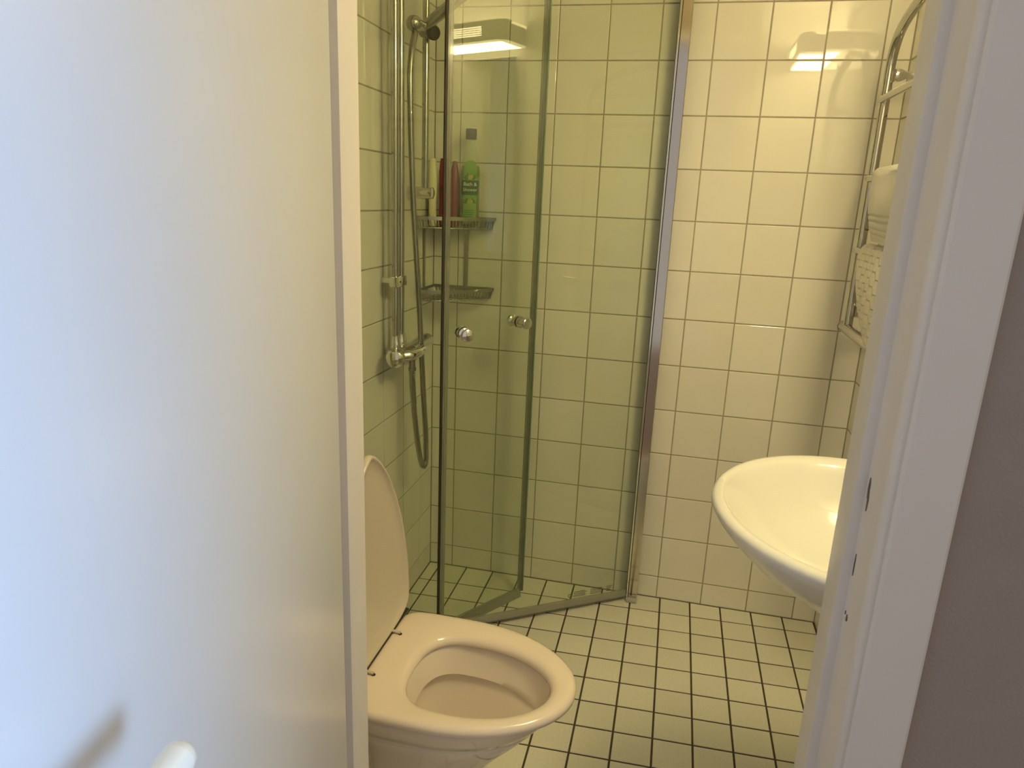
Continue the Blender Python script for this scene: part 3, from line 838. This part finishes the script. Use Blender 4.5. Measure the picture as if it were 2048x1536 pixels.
# cream tube
cc = V((.026, -.088, 0)); cz0 = 1.226
cr = thing('cream_tube', 'cream coloured wavy squeeze bottle standing beside the red bottle', 'bottle', (cc.x, cc.y, cz0), 'toiletries in the upper corner rack')
pr_ = [(.011, .010, 0), (.0125, .012, .004), (.0125, .0135, .03), (.0115, .0135, .07), (.0135, .014, .10), (.014, .014, .135), (.0125, .012, .165), (.0110, .010, .196), (.0105, .008, .202)]
bm = bmesh.new(); loft(bm, flask(cc, [(w, d, cz0 + z) for w, d, z in pr_], R_, F_, 2.4), cap0=True, cap1=True); obj('bottle_body', bm, M_cream, cr)
bm = bmesh.new(); loft(bm, flask(cc, [(.0120, .0112, cz0 + .0), (.0122, .0114, cz0 + .001), (.0131, .0132, cz0 + .022), (.0125, .0128, cz0 + .023)], R_, F_, 2.4)); obj('cap_collar', bm, M_cream, cr)
# red bottle
rc = V((.058, -.072, 0))
rd = thing('red_bottle', 'dark red shampoo bottle behind the shower door edge', 'bottle', (rc.x, rc.y, cz0), 'toiletries in the upper corner rack')
pr_ = [(.014, .012, 0), (.016, .014, .004), (.0165, .015, .03), (.0150, .015, .07), (.0165, .015, .12), (.0165, .014, .165), (.013, .011, .198), (.012, .010, .204)]
bm = bmesh.new(); loft(bm, flask(rc, [(w, d, cz0 + z) for w, d, z in pr_], R_, F_, 2.6), cap0=True, cap1=True); obj('bottle_body', bm, M_red, rd)
bm = bmesh.new()
for k in range(3):
    t_ = bmesh.new(); box(t_, -.006, .006, -.001, .0008, 0, .0022)
    for v in t_.verts: v.co = rc + R_ * (v.co.x - .005) + F_ * (.0150 - v.co.y) + V((0, 0, cz0 + .118 - k * .006 + v.co.z))
    merge(bm, t_)
obj('printed_mark', bm, M_dark, rd, smooth=False)
# magenta bottle
pc = V((.082, -.042, 0))
pk = thing('pink_bottle', 'tapered magenta bottle between the door edge and the green label', 'bottle', (pc.x, pc.y, cz0), 'toiletries in the upper corner rack')
pr_ = [(.0125, .011, 0), (.0145, .013, .005), (.0150, .014, .05), (.0150, .014, .11), (.0145, .0135, .145), (.0125, .012, .168), (.0085, .009, .186), (.006, .006, .196), (.005, .005, .199)]
bm = bmesh.new(); loft(bm, flask(pc, [(w, d, cz0 + z) for w, d, z in pr_], R_, F_, 2.4), cap0=True, cap1=True); obj('bottle_body', bm, M_pink, pk)
bm = bmesh.new(); loft(bm, flask(pc, [(.0148, .0134, cz0 + .004), (.0153, .0140, cz0 + .006), (.0153, .0143, cz0 + .030), (.0150, .0140, cz0 + .031)], R_, F_, 2.4)); obj('cap_collar', bm, M_red, pk)

# ------------------------------------------------------------------ towel rail
rail = thing('towel_rail', 'chrome tubular heated towel rail on the right wall', 'towel rail', (1.27, -.30, .98))
TX = 1.268; TY = -.128; TYN = -.62; RT = .0124
loopp = [(TX, TY, 1.012), (TX, TY, 1.3), (TX, TY, 1.60), (TX, TY, 1.685), (TX, TY - .012, 1.722), (TX, TY - .038, 1.753), (TX, TY - .085, 1.775), (TX, TY - .16, 1.792), (TX, -.374, 1.805),
         (TX, TYN + .16, 1.792), (TX, TYN + .085, 1.775), (TX, TYN + .038, 1.753), (TX, TYN + .012, 1.722), (TX, TYN, 1.685), (TX, TYN, 1.6), (TX, TYN, 1.3), (TX, TYN, 1.012)]
bm = bmesh.new(); tube(bm, catmull(loopp, 6), RT, 18); obj('hoop', bm, M_rail, rail)
bm = bmesh.new(); tube(bm, [(TX, -.085, 1.003), (TX, -.38, 1.003), (TX, -.68, 1.003)], .0155, 20); obj('bottom_tube', bm, M_rail, rail)
bm = bmesh.new(); lathe(bm, [(.0150, 0), (.0165, .0015), (.0165, .006), (.013, .009), (0, .0095)], (TX, -.0855, 1.003), axis=(0, 1, 0), n=22); obj('end_cap', bm, M_chrome2, rail)
for z in (1.604, 1.408, 1.221):
    bm = bmesh.new(); tube(bm, [(TX - .008, TY, z), (TX - .008, -.37, z), (TX - .008, TYN, z)], .0095, 16); obj('rung', bm, M_rail, rail)
for y in (TY - .014, TYN + .014):
    for z in (1.660, 1.055):
        bm = bmesh.new(); lathe(bm, [(.0155, 0), (.0165, .006), (.0150, .014), (.0085, .028), (.0080, .052), (.013, .062), (.018, .0655)], (TX + .010, y, z), axis=(1, 0, 0), n=20); obj('wall_bracket', bm, M_chrome, rail)

# ------------------------------------------------------------------ towels
def towel(name, label, xbar, zbar, y0, y1, front_len, back_len, th, m, parentless=True, taper=0., tpow=1., waffle=False, bulge=.006, seed=1, bands=()):
    rnd = random.Random(seed)
    NY = 40
    # profile (x offset from bar, z) of the outer sheet going front bottom -> over -> back bottom
    prof = []
    ro = .0092 + th
    nf = 46
    for k in range(nf + 1):
        s = k / nf; z = -front_len * (1 - s); b = bulge * math.sin(PI * s) * 1.2
        prof.append((-ro - b, z, 0))
    for k in range(1, 12):
        a = PI * k / 12; prof.append((-ro * math.cos(a), ro * math.sin(a) * 1.05, 1))
    for k in range(0, 21):
        s = k / 20; prof.append((ro, -back_len * s, 2))
    inner = []
    ri = .0095
    for k in range(0, 21):
        s = 1 - k / 20; inner.append((ri + .0, -back_len * s, 2))
    for k in range(1, 12):
        a = PI * (1 - k / 12); inner.append((-ri * math.cos(a), ri * math.sin(a), 1))
    for k in range(0, nf + 1):
        s = 1 - k / nf; inner.append((-ri, -front_len * (1 - s), 0))
    loopP = prof + inner
    rings = []
    for j in range(NY + 1):
        t = j / NY
        # rounded fold at the far edge
        edge = min(t, 1 - t) * (abs(y1 - y0)) / .012
        shr = 1 if edge >= 1 else math.sqrt(max(0, 1 - (1 - edge) ** 2)) * .75 + .25
        ring = []
        for i, (dx, dz, zone) in enumerate(loopP):
            y = y0 + (y1 - y0) * t
            drop = max(0, -dz)
            mid = -(ri + th * .5) if dx < 0 else (ri + th * .5)
            if zone != 1: x = mid + (dx - mid) * shr
            else: x = dx * (.85 + .15 * shr)
            if taper and zone != 1: y = y + (y1 - y0) * taper * min(1, drop / front_len) ** tpow * (1 - t)
            x += .0022 * math.sin(9 * t + drop * 22 + seed) * (1 if dx < 0 and zone == 0 else 0)
            z = dz + .003 * math.sin(5 * t + seed) * (drop / front_len)
            if zone == 0 and i <= nf:
                for (bz, bw, bd) in bands:
                    if abs(drop - bz) < bw: x += bd
                if waffle:
                    cy = ((y - y0) / .0125) % 1; cz_ = (drop / .0125) % 1
                    x += .0
            ring.append(V((xbar + x, y, zbar + z)))
        rings.append(ring)
    bm = bmesh.new(); loft(bm, rings, cap0=True, cap1=True)
    o = obj(name, bm, m, None, smooth=True, angle=60, origin=(xbar, y0, zbar))
    tag(o, label, 'towel')
    return o
# waffle weave: real relief from a bump of crossed ridges
M_waffle = mat('white_waffle_cotton', (.82, .78, .68), rough=.95, sheen=.3)
nt = M_waffle.node_tree; b = nt.nodes['Principled BSDF']
tc = nt.nodes.new('ShaderNodeTexCoord'); sp = nt.nodes.new('ShaderNodeSeparateXYZ'); nt.links.new(tc.outputs['Object'], sp.inputs[0])
def wave(axis, per):
    m_ = nt.nodes.new('ShaderNodeMath'); m_.operation = 'MULTIPLY'; m_.inputs[1].default_value = PI / per; nt.links.new(sp.outputs[axis], m_.inputs[0])
    s_ = nt.nodes.new('ShaderNodeMath'); s_.operation = 'SINE'; nt.links.new(m_.outputs[0], s_.inputs[0])
    return s_
pm = nt.nodes.new('ShaderNodeMath'); pm.operation = 'MULTIPLY'
nt.links.new(wave('Y', .036).outputs[0], pm.inputs[0]); nt.links.new(wave('Z', .0165).outputs[0], pm.inputs[1])
cr_ = nt.nodes.new('ShaderNodeMapRange'); cr_.inputs['From Min'].default_value = -.35; cr_.inputs['From Max'].default_value = .35; cr_.interpolation_type = 'SMOOTHSTEP'
nt.links.new(pm.outputs[0], cr_.inputs['Value'])
bp = nt.nodes.new('ShaderNodeBump'); bp.inputs['Strength'].default_value = 1; bp.inputs['Distance'].default_value = .0032
nt.links.new(cr_.outputs['Result'], bp.inputs['Height']); nt.links.new(bp.outputs['Normal'], b.inputs['Normal'])
t1 = towel('terry_towel', 'thick white terry towel folded over the upper rail rung', TX - .008, 1.408, -.245, -.56, .156, .14, .013, M_terry, taper=.33, seed=2, bands=((.096, .0016, .0022), (.110, .0016, .0022), (.124, .0016, .0022), (.138, .0016, .0022)))
t2 = towel('waffle_towel', 'white waffle-weave towel hanging below the terry towel', TX - .008, 1.221, -.25, -.57, .205, .14, .014, M_waffle, taper=.62, tpow=1.7, seed=5)
